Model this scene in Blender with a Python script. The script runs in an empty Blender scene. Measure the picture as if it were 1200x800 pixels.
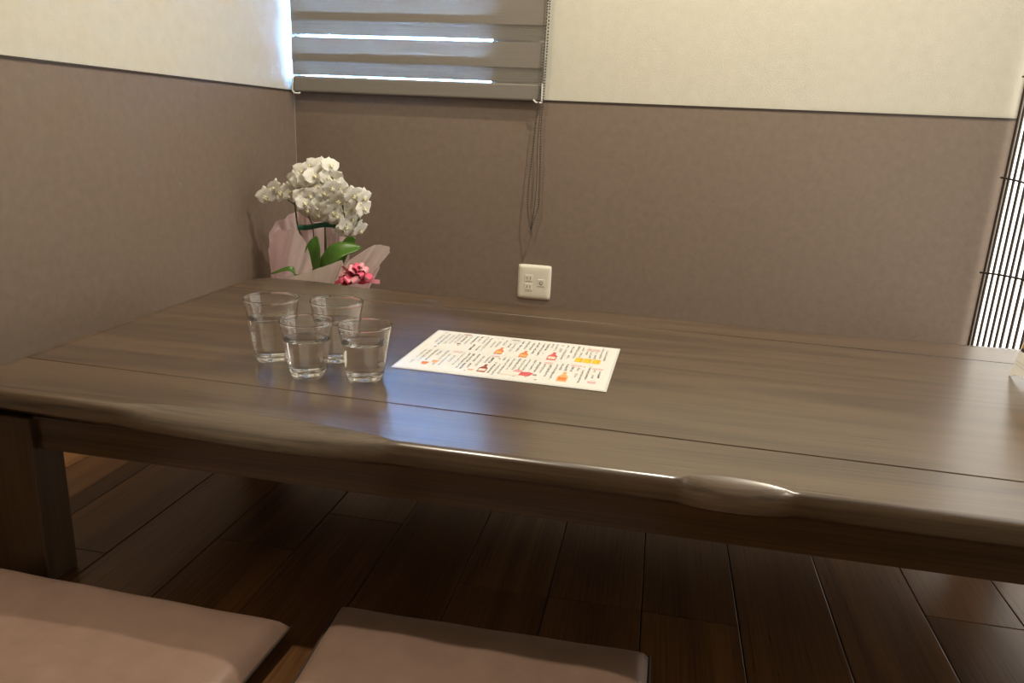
import bpy, bmesh, math, random
from mathutils import Vector, Matrix
random.seed(7)
SC = bpy.context.scene
COL = SC.collection
rnd = random.uniform

# ------------------------------------------------------------------ camera
F_PX, YAW, PITCH, ROLL = 880.53, 0.1841, 0.2764, 0.0462
CAM = Vector((1.2681, -2.512, 0.7266))
ZT = 0.3293                                   # table top height
_f = Vector((-math.sin(YAW)*math.cos(PITCH), math.cos(YAW)*math.cos(PITCH), -math.sin(PITCH)))
_r = Vector((math.cos(YAW), math.sin(YAW), 0)); _u = _r.cross(_f)
RGT = math.cos(ROLL)*_r + math.sin(ROLL)*_u
UPV = -math.sin(ROLL)*_r + math.cos(ROLL)*_u
FWD = _f
cd = bpy.data.cameras.new('camera'); cam = bpy.data.objects.new('camera', cd); COL.objects.link(cam)
cd.sensor_width = 36.0; cd.lens = F_PX/1200*36; cd.clip_start = 0.02
m = Matrix((RGT, UPV, -FWD)).transposed().to_4x4(); m.translation = CAM
cam.matrix_world = m
SC.camera = cam
def hit(px, axis, val):
    """pixel -> point on the plane axis = val (a surface the thing touches)"""
    d = RGT*((px[0]-600)/F_PX) - UPV*((px[1]-400)/F_PX) + FWD
    return CAM + d*((val-CAM[axis])/d[axis])

# ------------------------------------------------------------------ world, exposure
w = bpy.data.worlds.new('sky'); SC.world = w; w.use_nodes = True
bg = w.node_tree.nodes['Background']
bg.inputs[0].default_value = (0.24, 0.52, 1.0, 1); bg.inputs[1].default_value = 190.0
SC.view_settings.view_transform = 'Standard'; SC.view_settings.look = 'None'
SC.view_settings.gamma = 1; SC.view_settings.use_curve_mapping = False
SC.view_settings.exposure = 0.0
LAMPS = [((0.62, -1.62, 2.38), 22), ((1.36, -0.74, 2.38), 27)]
LAMP_COL = (1.0, 0.88, 0.69)
PANE_COL, PANE_STR = (1.0, 0.95, 0.85), 2.4

# ------------------------------------------------------------------ materials
def nodes(name):
    mt = bpy.data.materials.new(name); mt.use_nodes = True
    nt = mt.node_tree; return mt, nt, nt.nodes['Principled BSDF']
def N(nt, t, **kw):
    n = nt.nodes.new(t)
    for k, v in kw.items():
        if k in n.inputs.keys() if isinstance(k, str) else False: n.inputs[k].default_value = v
        else: setattr(n, k, v)
    return n
def L(nt, a, b): nt.links.new(a, b)
def ramp(nt, src, stops):
    r = nt.nodes.new('ShaderNodeValToRGB'); e = r.color_ramp.elements
    e[0].position, e[0].color = stops[0][0], (*stops[0][1], 1)
    e[1].position, e[1].color = stops[-1][0], (*stops[-1][1], 1)
    for p, c in stops[1:-1]:
        x = e.new(p); x.color = (*c, 1)
    L(nt, src, r.inputs[0]); return r.outputs[0]
def coords(nt, scale, rot=(0, 0, 0), kind='Object'):
    tc = nt.nodes.new('ShaderNodeTexCoord'); mp = nt.nodes.new('ShaderNodeMapping')
    mp.inputs['Scale'].default_value = scale; mp.inputs['Rotation'].default_value = rot
    L(nt, tc.outputs[kind], mp.inputs[0]); return mp.outputs[0]
def noise(nt, vec, sc, det=4, rough=.55, dist=0):
    n = nt.nodes.new('ShaderNodeTexNoise'); n.inputs['Scale'].default_value = sc
    n.inputs['Detail'].default_value = det; n.inputs['Roughness'].default_value = rough
    n.inputs['Distortion'].default_value = dist
    if vec: L(nt, vec, n.inputs['Vector'])
    return n.outputs[0]
def bump(nt, b, h, strength, dist=.001):
    n = nt.nodes.new('ShaderNodeBump'); n.inputs['Strength'].default_value = strength
    n.inputs['Distance'].default_value = dist; L(nt, h, n.inputs['Height']); L(nt, n.outputs[0], b.inputs['Normal'])
def plain(name, col, rough=.5, spec=.5, metal=0):
    mt, nt, b = nodes(name); b.inputs['Base Color'].default_value = (*col, 1)
    b.inputs['Roughness'].default_value = rough; b.inputs['Specular IOR Level'].default_value = spec
    b.inputs['Metallic'].default_value = metal; return mt
def mottled(name, stops, sc, rough=.5, bsc=200, bs=.2, vec=(1, 1, 1), spec=.5, bd=.001):
    mt, nt, b = nodes(name); v = coords(nt, vec)
    L(nt, ramp(nt, noise(nt, v, sc, 6, .6), stops), b.inputs['Base Color'])
    b.inputs['Roughness'].default_value = rough; b.inputs['Specular IOR Level'].default_value = spec
    bump(nt, b, noise(nt, v, bsc, 3), bs, bd); return mt
def wood(name, dark, mid, light, along='x', rough=.35, coat=0, ring=9, rand=True, rs=.08, bs=.25):
    mt, nt, b = nodes(name)
    st = (.35, 5, 5) if along == 'x' else ((5, .35, 5) if along == 'y' else (5, 5, .35))
    v = coords(nt, st)
    if rand:
        oi = nt.nodes.new('ShaderNodeObjectInfo'); ad = nt.nodes.new('ShaderNodeVectorMath'); ad.operation = 'MULTIPLY_ADD'
        L(nt, oi.outputs['Random'], ad.inputs[0]); ad.inputs[1].default_value = (31, 17, 9); L(nt, v, ad.inputs[2]); v = ad.outputs[0]
    big = noise(nt, v, 1.1, 2, .5, .6)
    mul = nt.nodes.new('ShaderNodeMath'); mul.operation = 'MULTIPLY'; mul.inputs[1].default_value = ring; L(nt, big, mul.inputs[0])
    fr = nt.nodes.new('ShaderNodeMath'); fr.operation = 'PINGPONG'; fr.inputs[1].default_value = .5; L(nt, mul.outputs[0], fr.inputs[0])
    st2 = (3, 160, 160) if along == 'x' else ((160, 3, 160) if along == 'y' else (160, 160, 3))
    fine = noise(nt, coords(nt, st2), 1.6, 4, .65)
    mix = nt.nodes.new('ShaderNodeMath'); mix.operation = 'MULTIPLY_ADD'; mix.inputs[1].default_value = .55
    L(nt, fr.outputs[0], mix.inputs[0]); L(nt, fine, mix.inputs[2])
    c = ramp(nt, mix.outputs[0], [(.36, dark), (.58, mid), (.86, light)])
    if rand:
        hs = nt.nodes.new('ShaderNodeHueSaturation'); mr = nt.nodes.new('ShaderNodeMapRange')
        mr.inputs['To Min'].default_value = .78; mr.inputs['To Max'].default_value = 1.25
        L(nt, oi.outputs['Random'], mr.inputs[0]); L(nt, mr.outputs[0], hs.inputs['Value']); L(nt, c, hs.inputs['Color']); c = hs.outputs[0]
    L(nt, c, b.inputs['Base Color'])
    rr = nt.nodes.new('ShaderNodeMapRange'); rr.inputs['To Min'].default_value = rough-rs; rr.inputs['To Max'].default_value = rough+rs
    L(nt, fine, rr.inputs[0]); L(nt, rr.outputs[0], b.inputs['Roughness'])
    b.inputs['Coat Weight'].default_value = coat; b.inputs['Coat Roughness'].default_value = .2
    bump(nt, b, fine, bs, .0006); return mt
M = {}
M['cream'] = mottled('cream_wallpaper', [(.3, (.53, .51, .43)), (.7, (.57, .55, .47))], 30, .75, 260, .5, spec=.25, bd=.0015)
M['taupe'] = mottled('taupe_vinyl', [(.25, (.180, .137, .107)), (.5, (.197, .150, .117)), (.75, (.217, .166, .131))], 45, .5, 90, .25, spec=.4)
M['trimdark'] = plain('dark_trim', (.035, .025, .02), .5)
M['caulk'] = plain('caulk', (.42, .36, .27), .6)
M['ceil'] = plain('ceiling_paint', (.80, .78, .73), .8)
M['floor'] = wood('walnut_floor', (.070, .029, .011), (.125, .056, .021), (.19, .088, .032), 'y', .3, .15, 5, bs=.12)
M['sub'] = plain('floor_joint', (.02, .011, .006), .7)
M['table'] = wood('table_oak', (.026, .014, .007), (.060, .035, .019), (.100, .062, .035), 'x', .30, .75, 7, rand=False, rs=.06, bs=.2)
M['tableleg'] = wood('table_leg_oak', (.040, .024, .013), (.075, .045, .024), (.10, .062, .034), 'z', .4, 0, 6)
M['leather'] = mottled('mauve_leather', [(.3, (.225, .142, .108)), (.7, (.270, .172, .132))], 25, .42, 700, .35, bd=.0008)
M['piping'] = plain('leather_seam', (.06, .04, .03), .5)
M['white'] = plain('white_plastic', (.72, .69, .58), .35)
M['slot'] = plain('dark_slot', (.03, .03, .03), .5)
M['alu'] = plain('window_aluminium', (.75, .76, .78), .35)
M['chain'] = plain('chain_beads', (.035, .026, .02), .35)
M['clear'] = plain('milky_clip', (.75, .75, .72), .25)
M['bamboo'] = plain('dark_bamboo', (.035, .022, .014), .45)
M['cordm'] = plain('black_cord', (.012, .010, .009), .7)
M['paper'] = plain('laminated_sheet', (.73, .73, .70), .22)
M['lamin'] = plain('laminate_edge', (.62, .63, .61), .15)
M['ink'] = plain('grey_ink', (.24, .24, .25), .4)
M['inkblack'] = plain('black_ink', (.04, .04, .045), .4)
M['red'] = plain('red_ink', (.60, .10, .11), .4)
M['pinkink'] = plain('pink_ink', (.66, .30, .32), .4)
M['orange'] = plain('orange_ink', (.66, .20, .06), .4)
M['amber'] = plain('amber_ink', (.72, .38, .16), .4)
M['brownink'] = plain('brown_ink', (.30, .06, .04), .4)
M['yellow'] = plain('yellow_ink', (.80, .48, .02), .4)
M['paleink'] = plain('pale_ink', (.62, .58, .46), .4)
M['line'] = plain('hairline_ink', (.58, .57, .55), .4)
M['gold'] = plain('gold_print', (.48, .30, .045), .4)
M['card'] = plain('glossy_card', (.86, .85, .82), .3)

M['lip'] = plain('orchid_lip', (.85, .80, .55), .5)
M['leaf'] = mottled('orchid_leaf', [(.3, (.035, .10, .012)), (.7, (.085, .19, .025))], 12, .3, 60, .1)
M['stem'] = plain('orchid_stem', (.09, .11, .025), .5)
M['stake'] = plain('dark_stake', (.03, .02, .015), .5)
M['tape'] = plain('green_tape', (.012, .12, .075), .35)
M['pot'] = plain('white_pot', (.75, .73, .70), .3)
M['soil'] = plain('moss', (.06, .05, .025), .9)
def sheer(name, col, trans_col, alpha, transl):
    mt = bpy.data.materials.new(name); mt.use_nodes = True; nt = mt.node_tree
    for n in list(nt.nodes): nt.nodes.remove(n)
    o = nt.nodes.new('ShaderNodeOutputMaterial'); d = nt.nodes.new('ShaderNodeBsdfDiffuse'); t = nt.nodes.new('ShaderNodeBsdfTranslucent')
    tr = nt.nodes.new('ShaderNodeBsdfTransparent'); a = nt.nodes.new('ShaderNodeMixShader'); c = nt.nodes.new('ShaderNodeMixShader')
    d.inputs[0].default_value = (*col, 1); t.inputs[0].default_value = (*trans_col, 1)
    a.inputs[0].default_value = transl; L(nt, d.outputs[0], a.inputs[1]); L(nt, t.outputs[0], a.inputs[2])
    c.inputs[0].default_value = alpha; L(nt, a.outputs[0], c.inputs[1]); L(nt, tr.outputs[0], c.inputs[2])
    L(nt, c.outputs[0], o.inputs[0]); return mt, nt, d, c
M['opaque'], nt, d, c = sheer('blind_fabric', (.22, .19, .155), (.50, .31, .185), 0.0007, .019)
v = coords(nt, (6, 6, 420)); L(nt, ramp(nt, noise(nt, v, 1.5, 2), [(.3, (.200, .182, .160)), (.7, (.225, .205, .180))]), d.inputs[0])
M['sheer'], nt, d, c = sheer('blind_voile', (.28, .26, .23), (.5, .5, .5), .5, .2)
v = coords(nt, (2, 2, 900)); mr = nt.nodes.new('ShaderNodeMapRange'); L(nt, noise(nt, v, .6, 1), mr.inputs[0])
mr.inputs['From Min'].default_value = .35; mr.inputs['From Max'].default_value = .65
mr.inputs['To Min'].default_value = .40; mr.inputs['To Max'].default_value = .9; L(nt, mr.outputs[0], c.inputs[0])
M['tissue'], nt, d, c = sheer('pink_tissue', (.74, .52, .50), (.90, .70, .72), .06, .42)
L(nt, ramp(nt, noise(nt, coords(nt, (1, 1, 1)), 9, 3), [(.35, (.92, .80, .79)), (.6, (.90, .68, .71)), (.8, (.93, .86, .84))]), d.inputs[0])
M['tissuew'], nt, d, c = sheer('pale_tissue', (.95, .83, .80), (.95, .80, .77), .0, .42)
M['petal'], nt, d, c = sheer('orchid_petal', (.93, .92, .87), (.92, .91, .80), .0, .25)
M['ribbon'] = plain('pink_ribbon', (.80, .12, .22), .28)
M['ribbonl'] = plain('pale_pink_ribbon', (.86, .36, .43), .28)
mt, nt, b = nodes('clear_glass'); M['glass'] = mt
b.inputs['Base Color'].default_value = (1, 1, 1, 1); b.inputs['Transmission Weight'].default_value = 1; b.inputs['Roughness'].default_value = 0; b.inputs['IOR'].default_value = 1.48
mt, nt, b = nodes('drinking_water'); M['water'] = mt
b.inputs['Base Color'].default_value = (1, 1, 1, 1); b.inputs['Transmission Weight'].default_value = 1; b.inputs['Roughness'].default_value = 0; b.inputs['IOR'].default_value = 1.33
mt, nt, b = nodes('wet_glass_wall'); M['wetglass'] = mt      # glass against water
b.inputs['Base Color'].default_value = (1, 1, 1, 1); b.inputs['Transmission Weight'].default_value = 1; b.inputs['Roughness'].default_value = 0; b.inputs['IOR'].default_value = 1.48/1.33
mt = bpy.data.materials.new('window_glass'); mt.use_nodes = True; nt = mt.node_tree; M['pane'] = mt
for n in list(nt.nodes): nt.nodes.remove(n)
o = nt.nodes.new('ShaderNodeOutputMaterial'); t = nt.nodes.new('ShaderNodeBsdfTransparent'); g = nt.nodes.new('ShaderNodeBsdfGlossy')
g.inputs['Roughness'].default_value = .02; fr = nt.nodes.new('ShaderNodeFresnel'); mx = nt.nodes.new('ShaderNodeMixShader')
L(nt, fr.outputs[0], mx.inputs[0]); L(nt, t.outputs[0], mx.inputs[1]); L(nt, g.outputs[0], mx.inputs[2]); L(nt, mx.outputs[0], o.inputs[0])
def emit(name, col, s):
    mt, nt, b = nodes(name); b.inputs['Base Color'].default_value = (.6, .6, .6, 1)
    b.inputs['Emission Color'].default_value = (*col, 1); b.inputs['Emission Strength'].default_value = s; return mt
M['litpane'] = emit('backlit_paper_pane', PANE_COL, PANE_STR)
M['lampglow'] = emit('downlight_glow', LAMP_COL, 3)

# ------------------------------------------------------------------ helpers
def obj(name, bm, mat, parent=None, smooth=False, loc=None, keep=False):
    me = bpy.data.meshes.new(name)
    if not keep: bmesh.ops.recalc_face_normals(bm, faces=bm.faces)
    bm.to_mesh(me); bm.free()
    if smooth:
        for p in me.polygons: p.use_smooth = True
    me.materials.append(M[mat] if isinstance(mat, str) else mat)
    o = bpy.data.objects.new(name, me); COL.objects.link(o)
    if loc is not None: o.location = loc
    if parent: o.parent = parent
    return o
def tag(o, label, cat, group=None):
    o['label'] = label; o['category'] = cat
    if group: o['group'] = group
    return o
def thing(name, label, cat, loc=(0, 0, 0), rz=0, group=None):
    o = bpy.data.objects.new(name, None); COL.objects.link(o); o.location = loc; o.rotation_euler.z = rz
    o.empty_display_size = .05
    return tag(o, label, cat, group)
def struct(o): o['kind'] = 'structure'; return o
def box(bm, x0, x1, y0, y1, z0, z1, bev=0):
    vs = [bm.verts.new((x, y, z)) for x in (x0, x1) for y in (y0, y1) for z in (z0, z1)]
    fs = [(0, 1, 3, 2), (4, 6, 7, 5), (0, 4, 5, 1), (2, 3, 7, 6), (0, 2, 6, 4), (1, 5, 7, 3)]
    fc = [bm.faces.new([vs[i] for i in f]) for f in fs]
    if bev:
        es = list({e for f in fc for e in f.edges})
        bmesh.ops.bevel(bm, geom=es, offset=bev, segments=2, affect='EDGES', profile=.5)
def bx(name, mat, parent, x0, x1, y0, y1, z0, z1, bev=0):
    bm = bmesh.new(); box(bm, x0, x1, y0, y1, z0, z1, bev); return obj(name, bm, mat, parent)
def tube(bm, pts, rad, seg=8, cap=True):
    pts = [Vector(p) for p in pts]; rings = []
    rr = rad if isinstance(rad, (list, tuple)) else [rad]*len(pts)
    ref = Vector((0.31, .17, .93)).normalized()
    for i, p in enumerate(pts):
        t = (pts[min(i+1, len(pts)-1)]-pts[max(i-1, 0)]).normalized()
        a = t.cross(ref)
        if a.length < .05: a = t.cross(Vector((1, 0, 0)))
        a.normalize(); bb = t.cross(a)
        rings.append([bm.verts.new(p+(a*math.cos(k*2*math.pi/seg)+bb*math.sin(k*2*math.pi/seg))*rr[i]) for k in range(seg)])
    for i in range(len(rings)-1):
        for k in range(seg):
            bm.faces.new((rings[i][k], rings[i][(k+1) % seg], rings[i+1][(k+1) % seg], rings[i+1][k]))
    if cap: bm.faces.new(rings[0]); bm.faces.new(rings[-1])
def lathe(bm, prof, seg=48, closed=False):
    rings = []
    for r, z in prof:
        if r < 1e-6: rings.append([bm.verts.new((0, 0, z))])
        else: rings.append([bm.verts.new((r*math.cos(k*2*math.pi/seg), r*math.sin(k*2*math.pi/seg), z)) for k in range(seg)])
    pairs = list(zip(rings, rings[1:]))
    if closed: pairs.append((rings[-1], rings[0]))
    for A, B in pairs:
        for k in range(seg):
            q = (k+1) % seg
            if len(A) == 1 and len(B) == 1: continue
            if len(A) == 1: bm.faces.new((A[0], B[k], B[q]))
            elif len(B) == 1: bm.faces.new((A[k], B[0], A[q]))
            else: bm.faces.new((A[k], B[k], B[q], A[q]))
def grid(bm, fn, nu, nv):
    g = [[bm.verts.new(fn(i/nu, j/nv)) for j in range(nv+1)] for i in range(nu+1)]
    for i in range(nu):
        for j in range(nv): bm.faces.new((g[i][j], g[i+1][j], g[i+1][j+1], g[i][j+1]))
    return g
def curve(pts, n):
    """Catmull-Rom through pts"""
    P = [Vector(p) for p in pts]; P = [2*P[0]-P[1]]+P+[2*P[-1]-P[-2]]; out = []
    segs = len(P)-3
    for k in range(n+1):
        s = k/n*segs; i = min(int(s), segs-1); t = s-i; a, b2, c2, d2 = P[i:i+4]
        out.append(.5*((2*b2)+(c2-a)*t+(2*a-5*b2+4*c2-d2)*t*t+(3*b2-a-3*c2+d2)*t**3))
    return out
def lerp_table(tab, x):
    if x <= tab[0][0]: return tab[0][1]
    for (a, va), (b2, vb) in zip(tab, tab[1:]):
        if x <= b2:
            t = (x-a)/(b2-a); t = t*t*(3-2*t); return va+(vb-va)*t
    return tab[-1][1]

# ------------------------------------------------------------------ the room
XR, YF, ZC, ZP = 2.262, -5.0, 2.4, 0.816       # right wall, front wall, ceiling, top of taupe panel
fl = struct(bx('floor', 'sub', None, -.1, XR+.1, YF-.1, .1, -.05, -.011))
X0 = 1.0
protos = {}
for i in range(-7, 9):
    a, e = max(0.001, X0+i*.15), min(XR-.001, X0+(i+1)*.15)
    if e-a < .02: continue
    offs = {1: -1.456, 2: -1.456, 0: -.55, 3: -.95}.get(i, -rnd(.1, .9)); ys = [0]
    y = offs
    while y > YF: ys.append(y); y -= .909
    ys.append(YF)
    for y1, y0 in zip(ys, ys[1:]):
        bm = bmesh.new(); cx, cy = (a+e)/2, (y0+y1)/2
        box(bm, a-cx+.0008, e-cx-.0008, y0-cy+.0006, y1-cy-.0006, -.011, 0, .0012)
        obj('plank', bm, 'floor', fl, loc=(cx, cy, 0))
struct(bx('ceiling', 'ceil', None, -.1, XR+.1, YF-.1, .1, ZC, ZC+.1))
ceiling = bpy.data.objects['ceiling']
WX0, WX1, WZ0, WZ1 = .001, .705, .835, 1.95      # window opening in the back wall
bm = bmesh.new()
box(bm, -.1, XR+.1, 0, .1, 0, WZ0); box(bm, -.1, XR+.1, 0, .1, WZ1, ZC); box(bm, -.1, WX0, 0, .1, WZ0, WZ1); box(bm, WX1, XR+.1, 0, .1, WZ0, WZ1)
wb = struct(obj('wall_back', bm, 'cream'))
wl = struct(bx('wall_left', 'cream', None, -.1, 0, YF-.1, 0, 0, ZC))
OY0, OY1, OZ1 = -1.75, -.004, 2.0                 # lit opening in the right wall
bm = bmesh.new()
box(bm, XR, XR+.1, YF-.1, OY0, 0, ZC); box(bm, XR, XR+.1, OY1, 0, 0, ZC); box(bm, XR, XR+.1, OY0, OY1, OZ1, ZC); box(bm, XR, XR+.1, OY0, OY1, 0, .06)
wr = struct(obj('wall_right', bm, 'cream'))
struct(bx('wall_front', 'cream', None, -.1, XR+.1, YF-.1, YF, 0, ZC))
bx('panel', 'taupe', wb, .003, XR-.001, -.003, .0, .0, ZP-.004)
bx('panel', 'taupe', wl, 0, .003, YF, 0, .0, ZP-.004)
bx('panel', 'taupe', bpy.data.objects['wall_front'], .003, XR, YF, YF+.003, 0, ZP-.004)
struct(bx('trim_1', 'trimdark', None, .003, XR-.001, -.005, -.0002, ZP-.004, ZP+.002))
struct(bx('trim_2', 'trimdark', None, .0002, .005, YF+.004, -.006, ZP-.004, ZP+.002))
struct(bx('trim_3', 'caulk', None, .0031, .0044, -.0044, -.0031, 0, ZP-.005))
struct(bx('trim_4', 'taupe', None, XR-.006, XR-.0005, -.010, -.0035, 0, 2.1))

# window behind the blind
win = struct(bx('window_1', 'alu', None, WX0, WX1, .03, .07, WZ0, WZ0+.02))
for a in ((WX0, WX0+.012, WZ0+.02, WZ1-.03), (WX1-.020, WX1, WZ0+.02, WZ1-.03)):
    bx('window_frame', 'alu', win, a[0], a[1], .03, .07, a[2], a[3])
bx('window_frame', 'alu', win, WX0, WX1, .03, .07, WZ1-.03, WZ1)
bx('pane', 'pane', win, WX0+.012, WX1-.020, .05, .054, WZ0+.02, WZ1-.03)
# backlit opening on the right
w2 = struct(bx('window_2', 'bamboo', None, XR+.03, XR+.075, OY0, OY1, .06, .10))
bx('window_frame', 'bamboo', w2, XR+.03, XR+.075, OY0, OY1, OZ1-.04, OZ1)
for y in (OY0, OY1-.03): bx('window_frame', 'bamboo', w2, XR+.03, XR+.075, y, y+.03, .10, OZ1-.04)
bx('pane', 'litpane', w2, XR+.006, XR+.014, OY0+.001, OY1-.001, .065, OZ1-.005)

# downlights set into the ceiling
for (lx, ly, lz), p in LAMPS:
    bm = bmesh.new(); lathe(bm, [(.052, 0), (.062, 0), (.062, -.006), (.052, -.006)], 32, True)
    d = obj('downlight', bm, 'white', ceiling, loc=(lx, ly, ZC-.0005))
    ld = bpy.data.lights.new('downlight_lamp', 'AREA'); ld.shape = 'DISK'; ld.size = .07; ld.energy = p; ld.color = LAMP_COL
    lo = bpy.data.objects.new('downlight_lamp', ld); COL.objects.link(lo); lo.location = (lx, ly, lz); lo.parent = ceiling

# ------------------------------------------------------------------ low table
tb = thing('low_table', 'long dark oak low table with carved wavy front edge', 'table', (1.18, -1.2, 0))
T0, T1 = .257, 2.10
def rel(o): o.matrix_parent_inverse = Matrix.Translation((-1.18, 1.2, 0)); return o
s1 = lambda x: -.899-.030*(x-T0)
s2 = lambda x: -1.507-.024*(x-T0)
far_y = lambda x: lerp_table([(.257, -.800), (.30, -.757), (.36, -.751), (.61, -.777), (.88, -.797), (1.15, -.811), (1.5, -.829), (1.7, -.835), (1.88, -.820), (2.03, -.817), (2.07, -.825), (2.1, -.86)], x)
front_base = lambda x: lerp_table([(.257, -1.585), (.275, -1.622), (.31, -1.641), (.40, -1.644), (.6, -1.650), (.95, -1.659), (1.7, -1.663), (2.0, -1.665), (2.06, -1.655), (2.1, -1.61)], x)
def scoop(x):
    s = 0
    for c, h, d in ((.755, .20, 1.0), (1.388, .066, .85)):
        t = (x-c)/h
        if abs(t) < 1: s = max(s, d*(1-t*t)**.65)
    return s
def slab_board(near, farf, front_edge, far_edge):
    bm = bmesh.new(); n = 220; prev = None
    TH = .046
    for i in range(n+1):
        x = T0+(T1-T0)*i/n
        xe = min(x-T0, T1-x)
        ro = .006*max(0, 1-xe/.012)**2                       # rounded ends
        prof = []
        yn, yf2 = near(x), farf(x)
        if front_edge:
            s = scoop(x); wob = .0015*math.sin(9*x+1)+.001*math.sin(23*x)
            prof += [(yn+.030, ZT-TH), (yn+.016, ZT-TH+.005), (yn+.004+wob, ZT-.034-.006*s), (yn-.007+wob-.001*s, ZT-.025-.008*s),
                     (yn-.005+wob*.5+.002*s, ZT-.014-.009*s), (yn-.001+.009*s, ZT-.005-.009*s), (yn+.003+.024*s, ZT-.0008), (yn+.009+.023*s, ZT), (yn+.05, ZT)]
        else:
            prof += [(yn+.0007, ZT-TH), (yn+.0007, ZT-.002), (yn+.0022, ZT)]
        if far_edge:
            prof += [(yf2-.02, ZT), (yf2-.004, ZT-.001), (yf2+.002, ZT-.008), (yf2+.003, ZT-.022), (yf2-.004, ZT-.038), (yf2-.025, ZT-TH)]
        else:
            prof += [(yf2-.0022, ZT), (yf2-.0007, ZT-.002), (yf2-.0007, ZT-TH)]
        ring = [bm.verts.new((x, y, z-(ro if z > ZT-.01 else -ro*.5))) for y, z in prof]
        if prev:
            for k in range(len(ring)): bm.faces.new((prev[k], prev[(k+1) % len(ring)], ring[(k+1) % len(ring)], ring[k]))
        else: bm.faces.new(ring)
        prev = ring
    bm.faces.new(prev)
    bm.edges.ensure_lookup_table()
    for e in bm.edges:                                       # flat top, crisp board ends
        a, b2 = e.verts
        if abs(a.co.z-b2.co.z) < .0008 and a.co.z > ZT-.007 and abs(a.co.x-b2.co.x) > 1e-5 and abs(a.co.y-b2.co.y) < .004: e.smooth = a.co.z < ZT-.0004
        if abs(a.co.x-b2.co.x) < 1e-6 and (abs(a.co.x-T0) < 1e-5 or abs(a.co.x-T1) < 1e-5): e.smooth = False
        if front_edge and abs(a.co.x-b2.co.x) > 1e-5 and ZT-.0332 < a.co.z < ZT-.0248 and abs(a.co.y-b2.co.y) < .004: e.smooth = False
        if not front_edge and abs(a.co.x-b2.co.x) > 1e-5 and a.co.z < ZT-.0015 and abs(a.co.y-near(a.co.x)) < .001: e.smooth = False
        if not far_edge and abs(a.co.x-b2.co.x) > 1e-5 and a.co.z < ZT-.0015 and abs(a.co.y-farf(a.co.x)) < .001: e.smooth = False
    return bm
for args in ((front_base, s2, True, False), (s2, s1, False, False), (s1, far_y, False, True)):
    o = rel(obj('board', slab_board(*args), 'table', tb, smooth=True))
rel(bx('apron', 'tableleg', tb, .37, 1.99, -1.620, -1.592, .229, ZT-.047, .002)).data.materials[0] = M['table']
rel(bx('apron', 'tableleg', tb, .37, 1.99, -.885, -.857, .229, ZT-.047, .002)).data.materials[0] = M['table']
rel(bx('apron', 'tableleg', tb, .31, .338, -1.58, -.92, .229, ZT-.047, .002))
rel(bx('apron', 'tableleg', tb, 2.01, 2.038, -1.58, -.92, .229, ZT-.047, .002))
for x0 in (.285, 1.978):
    for y0, y1 in ((-1.632, -1.572), (-.915, -.855)):
        rel(bx('leg', 'tableleg', tb, x0, x0+.097, y0, y1, 0, ZT-.047, .003))

# ------------------------------------------------------------------ floor cushions
def cushion(cx, cy, rz, wx, wy, label):
    root = thing('floor_cushion', label, 'cushion', (cx, cy, 0), rz, 'leather floor cushions in front of the low table')
    H = .054
    def top(sign):
        def fn(u, v):
            a, b2 = u*2-1, v*2-1
            ea, eb = 1-abs(a)**14, 1-abs(b2)**14
            e = max(0, min(ea, eb)*(.75+.25*max(ea, eb)))
            pinch = 1-.018*(1-abs(a)**2)*abs(b2)**3; pinch2 = 1-.018*(1-abs(b2)**2)*abs(a)**3
            dome = 1-.10*(a*a+b2*b2)
            wr = .0012*math.sin(11*a+5*b2)*math.sin(7*b2)
            z = H*.5+sign*(H*.5*e**.5*dome)+(wr if sign > 0 else 0)
            return (a*wx/2*pinch2, b2*wy/2*pinch, max(z, .0005))
        return fn
    bm = bmesh.new(); grid(bm, top(1), 48, 48); grid(bm, top(-1), 24, 24)
    obj('cover', bm, 'leather', root, smooth=True)
    bm = bmesh.new(); pts = []
    for k in range(120):
        s = k/120*4; i = int(s); t = (s-i)*2-1
        a, b2 = [(t, -1), (1, t), (-t, 1), (-1, -t)][i]
        pinch = 1-.018*(1-abs(a)**2)*abs(b2)**3; pinch2 = 1-.018*(1-abs(b2)**2)*abs(a)**3
        pts.append((a*wx/2*pinch2*1.004, b2*wy/2*pinch*1.004, H*.5))
    tube(bm, pts+[pts[0]], .0022, 6)
    obj('seam', bm, 'piping', root, smooth=True)
    return root
cushion(.552, -1.898, math.radians(-1.2), .50, .48, 'mauve brown leather floor cushion beside the table leg')
cushion(1.090, -1.832, math.radians(1.2), .455, .455, 'mauve brown leather floor cushion reaching under the table edge')

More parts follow.
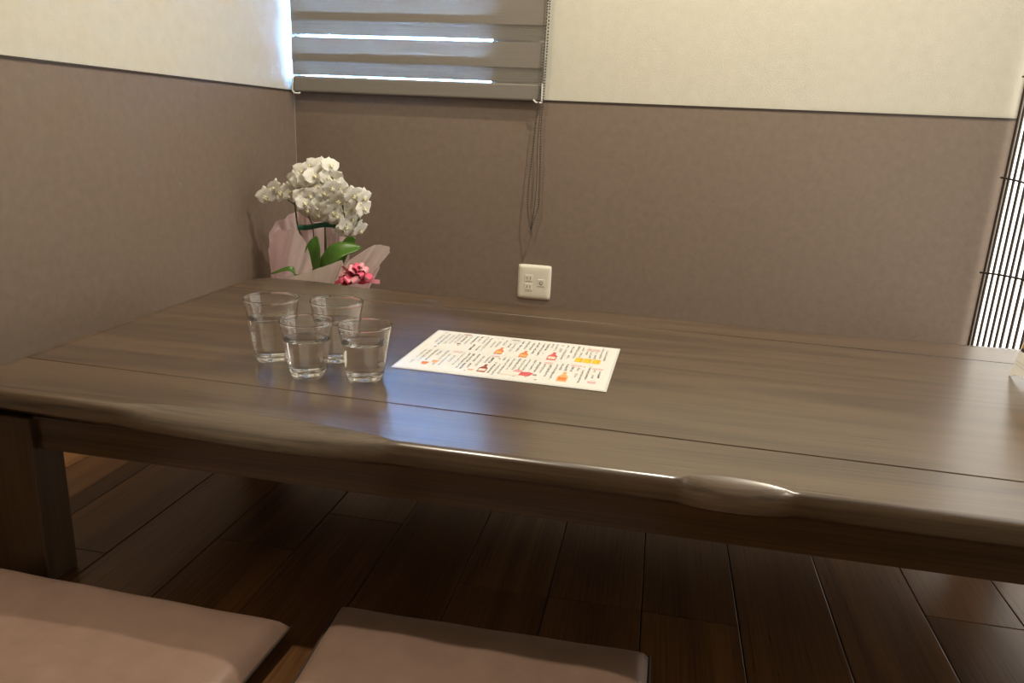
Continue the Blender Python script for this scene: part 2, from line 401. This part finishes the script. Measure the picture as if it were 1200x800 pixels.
# ------------------------------------------------------------------ water glasses
def tumbler(px, rim, h, base, fill, label, group, rz=0):
    p = hit(px, 2, ZT)
    root = thing('water_glass', label, 'glass', (p.x, p.y, ZT+.0006), rz, group)
    R, B, t = rim/2, base/2, .0012
    def ro(z):
        s = z/h; return B+(R-B)*(s**.92)*.93+(R-B)*.11*s**8
    zs = [h*k/20 for k in range(21)]
    bt = .009
    prof = [(0, .0012), (B*.80, .0012), (B*.88, 0), (B*.97, .0008), (B, .004)]
    prof += [(ro(z), z) for z in zs if z > .006]
    prof[-1] = (R-.0002, h-.0016)
    prof += [(R-.0009+.0010*math.cos(a), h-.0010+.0010*math.sin(a)) for a in (-.3, .1, .5, .9, 1.3, 1.7, 2.1, 2.5, 2.9, 3.3)]
    inner = [(ro(z)-t-(.0012 if z < bt+.006 else 0), z) for z in reversed(zs) if bt+.001 < z < h-.002]
    prof += inner+[(inner[-1][0]-.004, bt), (0, bt-.0005)]
    # dry glass: outer skin, rim and the inner wall above the water; wet wall and water surface belong to the water
    zt2 = h*fill
    dry = [p for p in prof[:len(prof)-len(inner)-2]]+[q for q in inner if q[1] > zt2+.0008]
    rw = ro(zt2)-t
    bm = bmesh.new(); lathe(bm, dry+[(rw, zt2)], 72)
    for f in bm.faces: f.normal_flip()
    obj('tumbler', bm, 'glass', root, smooth=True, keep=True)
    wet = [(0, bt-.0005), (inner[-1][0]-.004, bt)]+[q for q in reversed(inner) if q[1] < zt2-.0008]+[(rw, zt2)]
    bm = bmesh.new(); lathe(bm, wet, 72); n0 = len(bm.faces)
    lathe(bm, [(0, zt2-.0007), (rw-.0016, zt2-.0006), (rw-.0006, zt2-.0003), (rw, zt2)], 72)
    bm.faces.ensure_lookup_table()
    for f in bm.faces[n0:]: f.material_index = 1
    o = obj('water', bm, 'wetglass', root, smooth=True, keep=True); o.data.materials.append(M['water'])
    return root
tumbler((428, 442.5), .0855, .089, .056, .67, 'short clear water glass standing closest to the white menu', 'water glasses on the table')
tumbler((361, 437.5), .0855, .089, .056, .66, 'short clear water glass overlapping the tall glasses, the short one farther from the menu', 'water glasses on the table')
tumbler((321, 419.5), .0920, .107, .058, .67, 'taller clear water glass standing farthest from the white menu', 'water glasses on the table')
tumbler((396, 421.0), .0895, .104, .057, .67, 'taller clear water glass behind the short glasses, towards the menu', 'water glasses on the table')

# ------------------------------------------------------------------ laminated menu
mc = [hit(c, 2, ZT+.001) for c in ((513, 387), (726, 408), (711, 460), (460, 429))]
MX, MY, MA = 1.0336, -1.284, -.0192
ctr = sum(mc, Vector())/4
MW, MD = .364, .257
MA = math.atan2((mc[1]-mc[0]+mc[2]-mc[3]).y, (mc[1]-mc[0]+mc[2]-mc[3]).x)
menu = thing('menu_sheet', 'white laminated drinks menu lying flat on the table', 'menu', (ctr.x, ctr.y, ZT+.0004), MA)
bx('laminate', 'lamin', menu, -MW/2, MW/2, -MD/2, MD/2, 0, .0006)
bx('paper', 'paper', menu, -MW/2+.004, MW/2-.004, -MD/2+.004, MD/2-.004, .0005, .0010)
def mloc(px):
    p = hit(px, 2, ZT)-ctr; c, s = math.cos(MA), math.sin(MA)
    return (p.x*c+p.y*s, -p.x*s+p.y*c)
def c4(x, y): return mloc((450+x/4.138, 375+y/4.138))
ZPR = .00115
def flat(bm, pts, z=ZPR): bm.faces.new([bm.verts.new((x, y, z)) for x, y in pts])
def shape(name, mat, at, pts, z=ZPR, rot=0):
    bm = bmesh.new(); c, s = math.cos(rot), math.sin(rot)
    flat(bm, [(at[0]+x*c-y*s, at[1]+x*s+y*c) for x, y in pts], z); return obj(name, bm, mat, menu)
def ring_shape(mat, at, rx, ry, t=.0012):
    bm = bmesh.new(); n = 28
    o_ = [bm.verts.new((at[0]+rx*math.cos(k*2*math.pi/n), at[1]+ry*math.sin(k*2*math.pi/n), ZPR)) for k in range(n)]
    i_ = [bm.verts.new((at[0]+(rx-t)*math.cos(k*2*math.pi/n), at[1]+(ry-t)*math.sin(k*2*math.pi/n), ZPR)) for k in range(n)]
    for k in range(n): bm.faces.new((o_[k], o_[(k+1) % n], i_[(k+1) % n], i_[k]))
    return obj('title_ring', bm, mat, menu)
bot = lambda w, h: [(-w, -h), (w, -h), (w, h*.05), (w*.35, h*.5), (w*.35, h), (-w*.35, h), (-w*.35, h*.5), (-w, h*.05)]
cup = lambda w, h: [(-w*.7, -h), (w*.7, -h), (w, h), (-w, h)]
keep = []
def bottle(cx, cy, w, h, col, lab):
    a = c4(cx, cy); keep.append((a[0], a[1], w+.003, h+.004))
    shape('illustration', col, a, bot(w, h))
    shape('illustration', lab, (a[0], a[1]-h*.45), [(-w*.8, -h*.3), (w*.8, -h*.3), (w*.8, h*.3), (-w*.8, h*.3)], ZPR+.0001)
bottle(562, 152, .0075, .022, 'orange', 'amber'); bottle(680, 168, .0075, .021, 'orange', 'amber')
bottle(818, 178, .0085, .025, 'red', 'paleink'); bottle(482, 236, .0075, .022, 'brownink', 'paleink')
bottle(868, 278, .0085, .026, 'amber', 'orange')
for cx, cy, col, w, h in ((197, 210, 'orange', .0065, .0075), (248, 203, 'amber', .0065, .008), (418, 243, 'amber', .0055, .004), (362, 117, 'brownink', .004, .004),
                          (645, 110, 'line', .007, .011)):
    a = c4(cx, cy); keep.append((a[0], a[1], w+.002, h+.002)); shape('illustration', col, a, cup(w, h))
for k, dx in enumerate((-.0155, 0, .0155)):              # three beer mugs
    a = c4(988, 201); a = (a[0]+dx, a[1]); keep.append((a[0], a[1], .009, .015))
    shape('illustration', 'yellow', a, [(-.0072, -.014), (.0072, -.014), (.0072, .012), (-.0072, .012)])
    shape('illustration', 'gold', (a[0]+.003, a[1]), [(-.0008, -.011), (.0008, -.011), (.0008, .009), (-.0008, .009)], ZPR+.0001)
    shape('illustration', 'paleink', (a[0], a[1]+.013), [(-.0075, -.002), (.0075, -.002), (.0065, .003), (-.0065, .003)], ZPR+.0001)
a = c4(690, 264); keep.append((a[0]-.004, a[1], .024, .013))
shape('illustration', 'red', a, [(-.012, -.011), (.005, -.013), (.012, .005), (.004, .010), (-.010, .008)])
shape('illustration', 'pinkink', c4(648, 250), [(-.008, -.005), (.008, -.006), (.008, .006), (-.004, .008)])
shape('illustration', 'ink', c4(730, 270), [(-.004, -.004), (.003, -.004), (.004, .004), (-.002, .004)])
shape('illustration', 'paleink', c4(606, 268), [(-.018, -.003), (.018, -.003), (.018, .003), (-.018, .003)])
for cx, cy, col, rx, ry in ((1017, 150, 'red', .0125, .0075), (360, 158, 'pinkink', .0105, .0055), (935, 226, 'pinkink', .0105, .006), (640, 101, 'ink', .0085, .004),
                            (410, 76, 'brownink', .0085, .005), (800, 212, 'pinkink', .0085, .005), (541, 180, 'pinkink', .009, .0045), (1005, 306, 'pinkink', .0075, .008), (1036, 243, 'pinkink', .010, .005)):
    a = c4(cx, cy); ring_shape(col, a, rx, ry); keep.append((a[0], a[1], rx, ry))
    bm = bmesh.new()
    for k in range(5): x = a[0]+(-.6+.3*k)*rx; flat(bm, [(x-.0007, a[1]-ry*.4), (x+.0007, a[1]-ry*.4), (x+.0007, a[1]+ry*.4), (x-.0007, a[1]+ry*.4)], ZPR+.0001)
    obj('title_mark', bm, col, menu)
def glyph(bm, x, y, s):
    """an unreadable mark of a few strokes, as small as the print shows in the photograph"""
    for k in range(random.randint(2, 4)):
        if random.random() < .5:
            yy = y+rnd(-.4, .4)*s; flat(bm, [(x-.42*s, yy-.11*s), (x+.42*s, yy-.11*s), (x+.42*s, yy+.11*s), (x-.42*s, yy+.11*s)])
        else:
            xx = x+rnd(-.35, .35)*s; flat(bm, [(xx-.11*s, y-.42*s), (xx+.11*s, y-.42*s), (xx+.11*s, y+.42*s), (xx-.11*s, y+.42*s)])
bmg, bmb = bmesh.new(), bmesh.new()
for row, (ya, yb) in enumerate(((.112, .010), (-.004, -.112))):
    x = -MW/2+.022
    while x < MW/2-.016:
        s = random.choice((.0042, .0046, .0052)); bmx = bmb if random.random() < .22 else bmg
        y = ya-rnd(0, .01); ye = yb+rnd(0, .045)
        gap0 = rnd(ya, yb); gl = rnd(.004, .02)
        while y > ye:
            if not any(abs(x-kx) < kw+.002 and abs(y-ky) < kh+.002 for kx, ky, kw, kh in keep) and not (gap0-gl < y < gap0): glyph(bmx, x, y, s)
            y -= s*1.12
        x += s*1.12+rnd(.0028, .0062)
o = obj('print_columns', bmg, 'ink', menu); o['kind'] = 'stuff'
o = obj('print_columns', bmb, 'inkblack', menu); o['kind'] = 'stuff'
bm = bmesh.new(); flat(bm, [(-MW/2+.02, .0025), (MW/2-.02, .0025), (MW/2-.02, .0033), (-MW/2+.02, .0033)])
flat(bm, [(-MW/2+.016, -.1190), (MW/2-.02, -.1190), (MW/2-.02, -.1183), (-MW/2+.016, -.1183)])
obj('rule_line', bm, 'line', menu)

# ------------------------------------------------------------------ wall outlet
XO, ZO = .8691, .222
out = thing('wall_outlet', 'white two socket outlet plate with a round aerial jack on the taupe wall', 'outlet', (XO, -.0032, ZO))
bm = bmesh.new()
def plate(u, v):
    a, b2 = u*2-1, v*2-1
    d = max(abs(a), abs(b2)); dep = .0095*(1-d**8)**.5 if d < 1 else 0
    k = 1-.035*(abs(a*b2))**6
    return (a*.058*k, -dep, b2*.06*k)
grid(bm, plate, 24, 24); obj('cover_plate', bm, 'white', out, smooth=True)
for z in (.014, -.016):
    f = bx('socket', 'white', out, -.031, -.005, -.0112, -.009, z-.011, z+.011, .0008)
    for x in (-.0235, -.0125): bx('slot', 'slot', f, x-.0011, x+.0011, -.0114, -.0110, z-.0042, z+.0042)
f = bx('jack_plate', 'white', out, .013, .037, -.0112, -.009, -.012, .012, .0008)
def disc(r0, r1, y0, y1, name, mat, par, c):
    bm = bmesh.new(); n = 24; rr = []
    for r, y in ((r0, y0), (r0, y1), (r1, y1), (r1, y0)):
        rr.append([bm.verts.new((c[0]+r*math.cos(k*2*math.pi/n), y, c[1]+r*math.sin(k*2*math.pi/n))) for k in range(n)])
    for A, B in zip(rr, rr[1:]+rr[:1]):
        for k in range(n): bm.faces.new((A[k], A[(k+1) % n], B[(k+1) % n], B[k]))
    return obj(name, bm, mat, par)
disc(.0042, .0058, -.0110, -.0118, 'jack_ring', 'slot', f, (.025, 0)); disc(.0004, .0026, -.0110, -.0135, 'jack_pin', 'white', f, (.025, 0))
bx('print_line', 'ink', out, -.031, -.006, -.0098, -.0094, -.0335, -.0325)

# ------------------------------------------------------------------ zebra roller blind
bl = thing('roller_blind', 'grey brown banded roller blind hanging over the bright window', 'blind', (.449, -.05, 2.0))
def relb(o): o.matrix_parent_inverse = Matrix.Translation((-.449, .05, -2.0)); return o
BX0, BX1 = .013, .868
relb(bx('head_rail', 'white', bl, BX0-.008, BX1+.012, -.055, -.004, 2.0, 2.07, .004))
def band(name, mat, z0, z1, y, x0=BX0, x1=BX1):
    bm = bmesh.new()
    grid(bm, lambda u, v: (x0+(x1-x0)*u, y+.0006*math.sin(u*9), z0+(z1-z0)*v), 16, 2)
    return relb(obj(name, bm, mat, bl, smooth=True))
z = .912
band('sheer_band', 'sheer', .862, .912, -.031)
while z < 2.0:
    band('opaque_band', 'opaque', z, min(z+.0745, 2.0), -.031)
    if z+.0745 < 2.0: band('sheer_band', 'sheer', z+.0745, min(z+.126, 2.0), -.031)
    z += .126
z = .8680
band('sheer_band', 'sheer', .855, .8680, -.025)
while z < 2.0:
    band('opaque_band', 'opaque', z, min(z+.0695, 2.0), -.025)
    if z+.0695 < 2.0: band('sheer_band', 'sheer', z+.0695, min(z+.126, 2.0), -.025)
    z += .126
bm = bmesh.new(); box(bm, BX0+.003, BX1-.006, -.0345, -.016, .8125, .8635, .006)
relb(obj('bottom_bar', bm, 'opaque', bl, smooth=False))
for x0, x1 in ((BX0, BX0+.028), (BX1-.028, BX1+.002)):
    bm = bmesh.new(); tube(bm, [(x0, -.036, .816), (x0+.3*(x1-x0), -.038, .808), (x1-.003, -.038, .8075), (x1, -.036, .811)], .0028, 8)
    relb(obj('bar_clip', bm, 'clear', bl, smooth=True))
for x, in ((BX0-.001,), (BX1-.0035,)):
    relb(bx('bar_end_cap', 'clear', bl, x-.0005, x+.002, -.036, -.015, .813, .866))
# bead chain: two long strands, gathered at the bar clip, hanging in a loop
bm = bmesh.new()
def beads(pts, n=400, pitch=.0075, r=.0029):
    P = curve(pts, n); acc = 0
    for a, b2 in zip(P, P[1:]):
        acc += (b2-a).length
        if acc >= pitch:
            acc = 0; bmesh.ops.create_icosphere(bm, subdivisions=1, radius=r, matrix=Matrix.Translation(b2))
CY = -.041
beads([(.880, CY, 1.98), (.8785, CY, 1.4), (.8765, CY, 1.0), (.8725, CY, .83), (.870, CY, .74), (.8735, CY, .60), (.8755, CY, .50), (.872, CY, .47), (.858, CY-.002, .415), (.853, CY-.002, .408),
       (.846, CY, .435), (.838, CY-.001, .50), (.843, CY, .60), (.852, CY, .74), (.858, CY, .812), (.864, CY-.004, .9), (.873, CY-.005, 1.2), (.8745, CY-.004, 1.98)], 1600)
ch = relb(obj('bead_chain', bm, 'chain', bl, smooth=True))
bm = bmesh.new(); tube(bm, curve([(.866, CY, .80), (.862, CY-.004, .70), (.866, CY-.004, .56), (.860, CY-.003, .45), (.853, CY-.004, .405), (.848, CY-.003, .395)], 30), .0011, 6)
relb(obj('pull_cord', bm, 'chain', bl, smooth=True))

# ------------------------------------------------------------------ slatted screen on the right wall
sc = thing('slat_screen', 'screen of dark upright bamboo slats tied with black cord before a bright opening', 'screen', (XR-.016, -.9, .02))
XS = XR-.018
bm = bmesh.new(); tube(bm, [(0, 0, .02), (0, 0, 1.0), (0, 0, 2.1)], .0039, 8)
proto = None; y = -.040; k = 0
while y > -1.80:
    if proto is None: o = proto = obj('slat', bm, 'bamboo', sc, smooth=True)
    else: o = proto.copy(); COL.objects.link(o)
    o.parent = sc; o.matrix_parent_inverse = Matrix.Identity(4)
    o.location = (XS-(XR-.016), y+.9, -.02); o.rotation_euler.z = k; o.rotation_euler.x = rnd(-.001, .001)
    y -= (.021 if k == 0 else .037)+rnd(-.003, .003); k += 1
for zc in (.09, .369, .651, .93, 1.21, 1.49, 1.77, 2.05):
    bm = bmesh.new()
    P = []
    n = 260
    for i in range(n+1):
        yy = -.028-1.77*i/n; P.append((XS-.0072+.0012*math.sin(i*1.6), yy, zc+.002*math.sin(i*.09)+{.651: -.05, .369: .11}.get(zc, 0)*min(.35, -.028-yy)))
    tube(bm, P, .0028, 5)
    o = obj('tie_cord', bm, 'cordm', sc, smooth=True); o.matrix_parent_inverse = Matrix.Translation((-(XR-.016), .9, -.02))

# ------------------------------------------------------------------ folded card stand at the table's right end
cs = thing('card_stand', 'glossy folded card stand with gold and black stripes at the bright end of the table', 'card stand', (1.9605, -1.17, ZT+.0005))
LEAN = math.radians(10); CH = .19
def card(sign):
    x0 = -.0345 if sign < 0 else .0345
    yA, yB = .128, -.128
    def pos(y, h, off=0): return (x0-sign*(h*math.sin(LEAN))+sign*off*math.cos(LEAN), y, h*math.cos(LEAN)+off*math.sin(LEAN))
    bm = bmesh.new(); n = 40; rows = []
    for i in range(n+1):
        y = yA+(yB-yA)*i/n; s = abs(i/n*2-1)
        hb = .012*(1-s**6) if s < .86 else .012*(1-s**6)*max(0, (1-s)/.14)
        rows.append([bm.verts.new(pos(y, hb)), bm.verts.new(pos(y, .055)), bm.verts.new(pos(y, CH)), bm.verts.new(pos(y, CH, -.0016)), bm.verts.new(pos(y, .055, -.0016)), bm.verts.new(pos(y, hb, -.0016))])
    for A, B in zip(rows, rows[1:]):
        for k in range(6): bm.faces.new((A[k], A[(k+1) % 6], B[(k+1) % 6], B[k]))
    bm.faces.new(rows[0]); bm.faces.new(rows[-1])
    c = obj('card_panel', bm, 'card', cs)
    for h0, h1, mtl in ((.050, .056, 'inkblack'), (.056, .064, 'gold'), (.064, .069, 'inkblack'), (.069, .077, 'gold'), (.077, .081, 'inkblack'), (.081, .090, 'gold'), (.090, .094, 'inkblack'), (.0245, .0255, 'line'), (.030, .0308, 'line'), (.102, .114, 'pinkink')):
        bm = bmesh.new(); bm.faces.new([bm.verts.new(pos(y, h, .0004)) for y, h in ((yA-.004, h0), (yB+.004, h0), (yB+.004, h1), (yA-.004, h1))])
        obj('printed_stripe', bm, mtl, c)
card(-1); card(1)

# ------------------------------------------------------------------ potted orchid in the corner
PX, PY = .205, -.335
orc = thing('potted_orchid', 'white orchid in pink tissue wrap with a pink bow in the corner', 'plant', (PX, PY, 0))
def relo(o): o.matrix_parent_inverse = Matrix.Translation((-PX, -PY, 0)); return o
bm = bmesh.new(); lathe(bm, [(0, .002), (.055, .002), (.058, .006), (.078, .17), (.082, .172), (.082, .18), (.075, .18), (.072, .165), (0, .16)], 40)
relo(obj('pot', bm, 'pot', orc, smooth=True, loc=(PX, PY, 0)))
bm = bmesh.new(); lathe(bm, [(0, .172), (.03, .175), (.073, .165), (.07, .160), (0, .158)], 24)
relo(obj('moss', bm, 'soil', orc, smooth=True, loc=(PX, PY, 0)))
def at(px, dy=0): return hit(px, 1, PY+dy)
def c2(x, y, dy=0): return at((290+x/4.445, 170+y/4.445), dy)
# flowers
def tepal(bm, ang, ln, wd, cup_, tip, base=.002, twist=0):
    ca, sa = math.cos(ang), math.sin(ang)
    def fn(u, v):
        s = u; a = v*2-1
        wprof = wd*math.sin(math.pi*min(1, (.06+.94*s)**tip))**.62 if s < 1 else wd*.02
        x = a*wprof; yv = base+ln*s
        zz = cup_*(s*s)-.18*ln*(a*a)*s*.6+.0012*math.sin(5*a+7*s+ang*3)
        return Vector((x*ca-yv*sa, x*sa+yv*ca, zz+twist*x))
    grid(bm, fn, 6, 5)
def flower_mesh(seed):
    random.seed(seed); bm = bmesh.new()
    j = lambda: rnd(-.09, .09)
    tepal(bm, j(), .0265, .0105, -.004+rnd(-.003, .002), .8)
    tepal(bm, math.radians(128)+j(), .0255, .0100, -.005+rnd(-.003, .002), .8)
    tepal(bm, math.radians(-128)+j(), .0255, .0100, -.005+rnd(-.003, .002), .8)
    for s in (1, -1): tepal(bm, s*math.radians(72)+j(), .0285, .0185, .003+rnd(-.005, .004), .62, .001)
    return bm
def lip_mesh(seed):
    random.seed(seed); bm = bmesh.new()
    P = [(0, -.001, .000), (0, -.003, .006), (0, -.008, .0085), (0, -.013, .006)]
    tube(bm, curve(P, 8), [.0022, .0032, .0038, .0040, .0042, .0040, .0032, .0022, .001], 8)
    for s in (1, -1): tube(bm, [(s*.002, -.003, .004), (s*.006, -.003, .009), (s*.0045, .001, .012)], [.0018, .0028, .0012], 6)
    tube(bm, [(0, 0, .001), (0, .002, .006), (0, .000, .009)], [.002, .0024, .0018], 6)
    return bm
FM = []
for s in range(4):
    f = obj('flower', flower_mesh(s+3), 'petal', None, smooth=True); l = obj('lip', lip_mesh(s), 'lip', None, smooth=True)
    FM.append((f, l))
random.seed(21)
SPOTS = [(97, 268), (140, 222), (182, 250), (236, 180), (226, 238), (286, 134), (336, 108), (346, 160), (384, 118), (432, 106), (272, 266), (302, 300), (352, 330), (366, 208), (332, 262),
         (398, 245), (384, 300), (418, 170), (452, 178), (478, 216), (474, 286), (500, 254), (448, 346), (504, 342), (478, 396), (516, 424), (546, 380), (572, 428), (552, 262), (606, 272),
         (578, 300), (604, 330), (440, 222), (376, 362), (470, 368), (532, 408), (586, 442), (502, 438), (308, 190), (270, 190), (420, 330), (320, 335), (540, 330)]
used = set()
for i, (cx, cy) in enumerate(SPOTS):
    dx, dyy = (cx-360)/270, (cy-260)/170
    dome = .055*max(0, 1-dx*dx-dyy*dyy*.6)
    pos = c2(cx, cy, -dome+rnd(-.018, .018))
    k = i % 4; f, l = FM[k]
    if k in used:
        f = f.copy(); COL.objects.link(f); l = l.copy(); COL.objects.link(l)
    used.add(k)
    # face outward: mostly to the room, turned with the place on the spray
    d = Vector((.35+dx*.75+rnd(-.55, .55), -1+.45*abs(dx), -.10-dyy*.4+rnd(-.5, .45))).normalized()
    if cx < 200: d = Vector((rnd(-.4, .5), -.9, rnd(-.2, .3))).normalized()
    rotm = d.to_track_quat('Z', 'Y').to_matrix().to_4x4()
    spin = Matrix.Rotation(rnd(-.6, .6), 4, 'Z'); s = rnd(1.0, 1.22)
    # flower's local +y should point up
    up = rotm.to_3x3() @ Vector((0, 1, 0)); cur = math.atan2((rotm.to_3x3() @ Vector((1, 0, 0))).z, up.z)
    rotm = rotm @ Matrix.Rotation(cur, 4, 'Z') @ spin
    f.matrix_world = Matrix.Translation(pos-Vector((PX, PY, 0))) @ rotm @ Matrix.Scale(s, 4)
    f.parent = orc; f.matrix_parent_inverse = Matrix.Identity(4)
    l.parent = f; l.matrix_parent_inverse = Matrix.Identity(4); l.location = (0, 0, 0); l.scale = (.82, .82, .82)
# stems and stakes
base1, base2 = Vector((PX-.02, PY, .165)), Vector((PX+.035, PY+.01, .165))
def stem(name, mat, pts, r, n=40):
    bm = bmesh.new(); tube(bm, curve(pts, n), r, 7); return relo(obj(name, bm, mat, orc, smooth=True))
stem('stem', 'stem', [base1, c2(300, 560), c2(268, 440), c2(248, 320), c2(262, 220, -.01), c2(320, 140, -.02), c2(420, 150, -.03), c2(480, 240, -.03), c2(500, 340, -.03), c2(520, 440, -.02)], .0022, 70)
stem('stem', 'stem', [base2, c2(410, 540), c2(404, 430), c2(412, 320, .01), c2(440, 200, .02), c2(510, 222, .02), c2(575, 240, .01), c2(590, 320, .01), c2(575, 420, .01)], .0022, 60)
stem('stem', 'stem', [c2(250, 315, .004), c2(215, 288), c2(170, 262), c2(105, 262)], .0016, 20)
stem('stake', 'stake', [base1+Vector((.004, .006, 0)), c2(290, 520, .006), c2(262, 420, .006), c2(246, 300, .006)], .0026, 20)
stem('stake', 'stake', [base2+Vector((.004, .008, 0)), c2(404, 500, .008), c2(404, 360, .008)], .0024, 20)
stem('stake', 'stake', [base1+Vector((.02, .01, 0)), c2(345, 470, .02), c2(318, 370, .02)], .0018, 16)
bm = bmesh.new()
def tape(u, v):
    p = c2(262+198*u, 428-14*u+4*math.sin(u*7), -.004+.006*math.sin(u*5)); a = v*2*math.pi
    return p+Vector((0, .004*math.cos(a), .0085*math.sin(a)))
grid(bm, tape, 14, 10); relo(obj('tie_tape', bm, 'tape', orc, smooth=True))
# leaves
def leaf(p0, p1, p2, wd, face, fold=.25):
    bm = bmesh.new(); P = curve([p0, p1, p2], 14); face = Vector(face).normalized()
    def fn(u, v):
        i = min(int(u*14), 13); p = P[i].lerp(P[i+1], u*14-i); t = (P[i+1]-P[i]).normalized()
        side = t.cross(face).normalized(); a = v*2-1
        ww = wd*(math.sin(math.pi*(.12+.88*u)**.8))**.6 if u < .999 else wd*.05
        return p+side*(a*ww)+face*(abs(a)**1.3*ww*fold)
    grid(bm, fn, 14, 6); o = relo(obj('leaf', bm, 'leaf', orc, smooth=True)); md = o.modifiers.new('thickness', 'SOLIDIFY'); md.thickness = .0018
leaf(Vector((PX+.015, PY-.02, .17)), c2(345, 570, -.045), c2(356, 474, -.035), .029, (-.15, -1, .3))
leaf(Vector((PX+.02, PY-.03, .17)), c2(445, 580, -.060), c2(592, 530, -.03), .037, (-.1, -.75, .75))
leaf(Vector((PX-.03, PY-.01, .17)), c2(240, 652, -.105), c2(120, 668, -.10), .010, (0, -.6, .8))
leaf(Vector((PX+.03, PY+.02, .17)), c2(520, 520, .04), c2(560, 520, .05), .02, (0, -.8, .6))
# tissue sheets: ruffled fans wrapped round the pot
def sheet(name, mat, base_pts, top_pts, amp, freq, seed, thick=False, belly=.012):
    random.seed(seed); ph = [rnd(0, 6) for _ in range(4)]
    B, T = curve(base_pts, 36), curve(top_pts, 36)
    def fn(u, v):
        i = min(int(u*36), 35); t = u*36-i
        b2 = B[i].lerp(B[i+1], t); tp = T[i].lerp(T[i+1], t); p = b2.lerp(tp, v)
        n = Vector((p.x-PX, p.y-PY, .02)); n = n.normalized() if n.length > 1e-4 else Vector((0, -1, 0))
        r = amp*v*(math.sin(freq*u*6.28+ph[0])+.5*math.sin(freq*2.3*u*6.28+ph[1]+3*v))
        return p+n*(r+belly*math.sin(v*math.pi))+Vector((0, 0, .35*r*v))
    bm = bmesh.new(); grid(bm, fn, 72, 14); return relo(obj(name, bm, mat, orc, smooth=True))
def rim(a0, a1, r, z, n=5): return [Vector((PX+r*math.cos(math.radians(a0+(a1-a0)*k/(n-1))), PY+r*math.sin(math.radians(a0+(a1-a0)*k/(n-1))), z)) for k in range(n)]
sheet('tissue_wrap', 'tissue', rim(205, 20, .088, .05), [c2(135, 640, .0), c2(105, 500, .02), c2(165, 395, .05), c2(245, 352, .07), c2(330, 385, .08), c2(440, 430, .09), c2(522, 492, .08)], .006, 4, 1)
sheet('tissue_wrap', 'tissue', rim(250, 170, .092, .05), [c2(340, 640, -.07), c2(300, 500, -.04), c2(235, 440, -.02), c2(160, 450, .0), c2(112, 510, .01)], .005, 3, 2)
sheet('tissue_wrap', 'tissuew', rim(232, 305, .095, .05), [c2(205, 690, -.10), c2(330, 655, -.115), c2(430, 620, -.12), c2(492, 600, -.12), c2(498, 622, -.12)], .003, 3, 3, belly=.006)
sheet('tissue_wrap', 'tissuew', rim(296, 335, .092, .12), [c2(490, 640, -.115), c2(560, 580, -.10), c2(655, 522, -.07), c2(712, 522, -.05), c2(745, 556, -.03), c2(705, 585, -.02)], .004, 3, 4, belly=.004)
sheet('tissue_wrap', 'tissue', rim(330, 392, .09, .05), [c2(560, 640, -.07), c2(640, 600, -.05), c2(690, 610, -.03), c2(665, 680, .0)], .004, 2, 5, belly=.004)
# bow: loops and tails of ribbon
bow = bpy.data.objects.new('ribbon_bow', None)
def loop(mat, c, d, ln, wd, up, name='ribbon_loop'):
    d = Vector(d).normalized(); up = Vector(up).normalized(); side = d.cross(up).normalized()
    def fn(u, v):
        a = u*2*math.pi
        return c+d*(ln*.5*(1-math.cos(a)))+up*(ln*.26*math.sin(a))+side*((v*2-1)*wd)
    bm = bmesh.new(); grid(bm, fn, 20, 3); return relo(obj(name, bm, mat, orc, smooth=True))
random.seed(5)
bc = c2(560, 690, -.135)
for k, (dx, dy, dz, ln, mt_) in enumerate([(.9, -.3, .6, .040, 'ribbonl'), (.3, -.5, .9, .036, 'ribbon'), (-.5, -.4, .6, .036, 'ribbon'), (-.95, -.3, .1, .034, 'ribbonl'), (.95, -.2, .05, .042, 'ribbon'),
                                            (-.3, -.8, -.1, .03, 'ribbon'), (.4, -.8, -.05, .03, 'ribbonl'), (.0, -.6, .7, .034, 'ribbonl'), (.7, -.5, .3, .036, 'ribbon'), (-.7, -.6, -.2, .034, 'ribbon'), (.6, -.2, .9, .038, 'ribbonl')]):
    loop(mt_, bc, (dx, dy, dz), ln*1.35, .0115, (rnd(-.3, .3)-dz, -.3, abs(dx)+.2))
bpy.data.objects.remove(bow)
bm = bmesh.new(); P = curve([bc, c2(620, 705, -.13), c2(690, 712, -.12)], 10)
grid(bm, lambda u, v: P[round(u*10)]+Vector((0, 0, (v*2-1)*.0065)), 10, 2); relo(obj('ribbon_tail', bm, 'ribbonl', orc, smooth=True))
bm = bmesh.new(); P = curve([bc, c2(500, 700, -.14), c2(455, 722, -.13)], 10)
grid(bm, lambda u, v: P[round(u*10)]+Vector((0, 0, (v*2-1)*.0065)), 10, 2); relo(obj('ribbon_tail', bm, 'ribbon', orc, smooth=True))
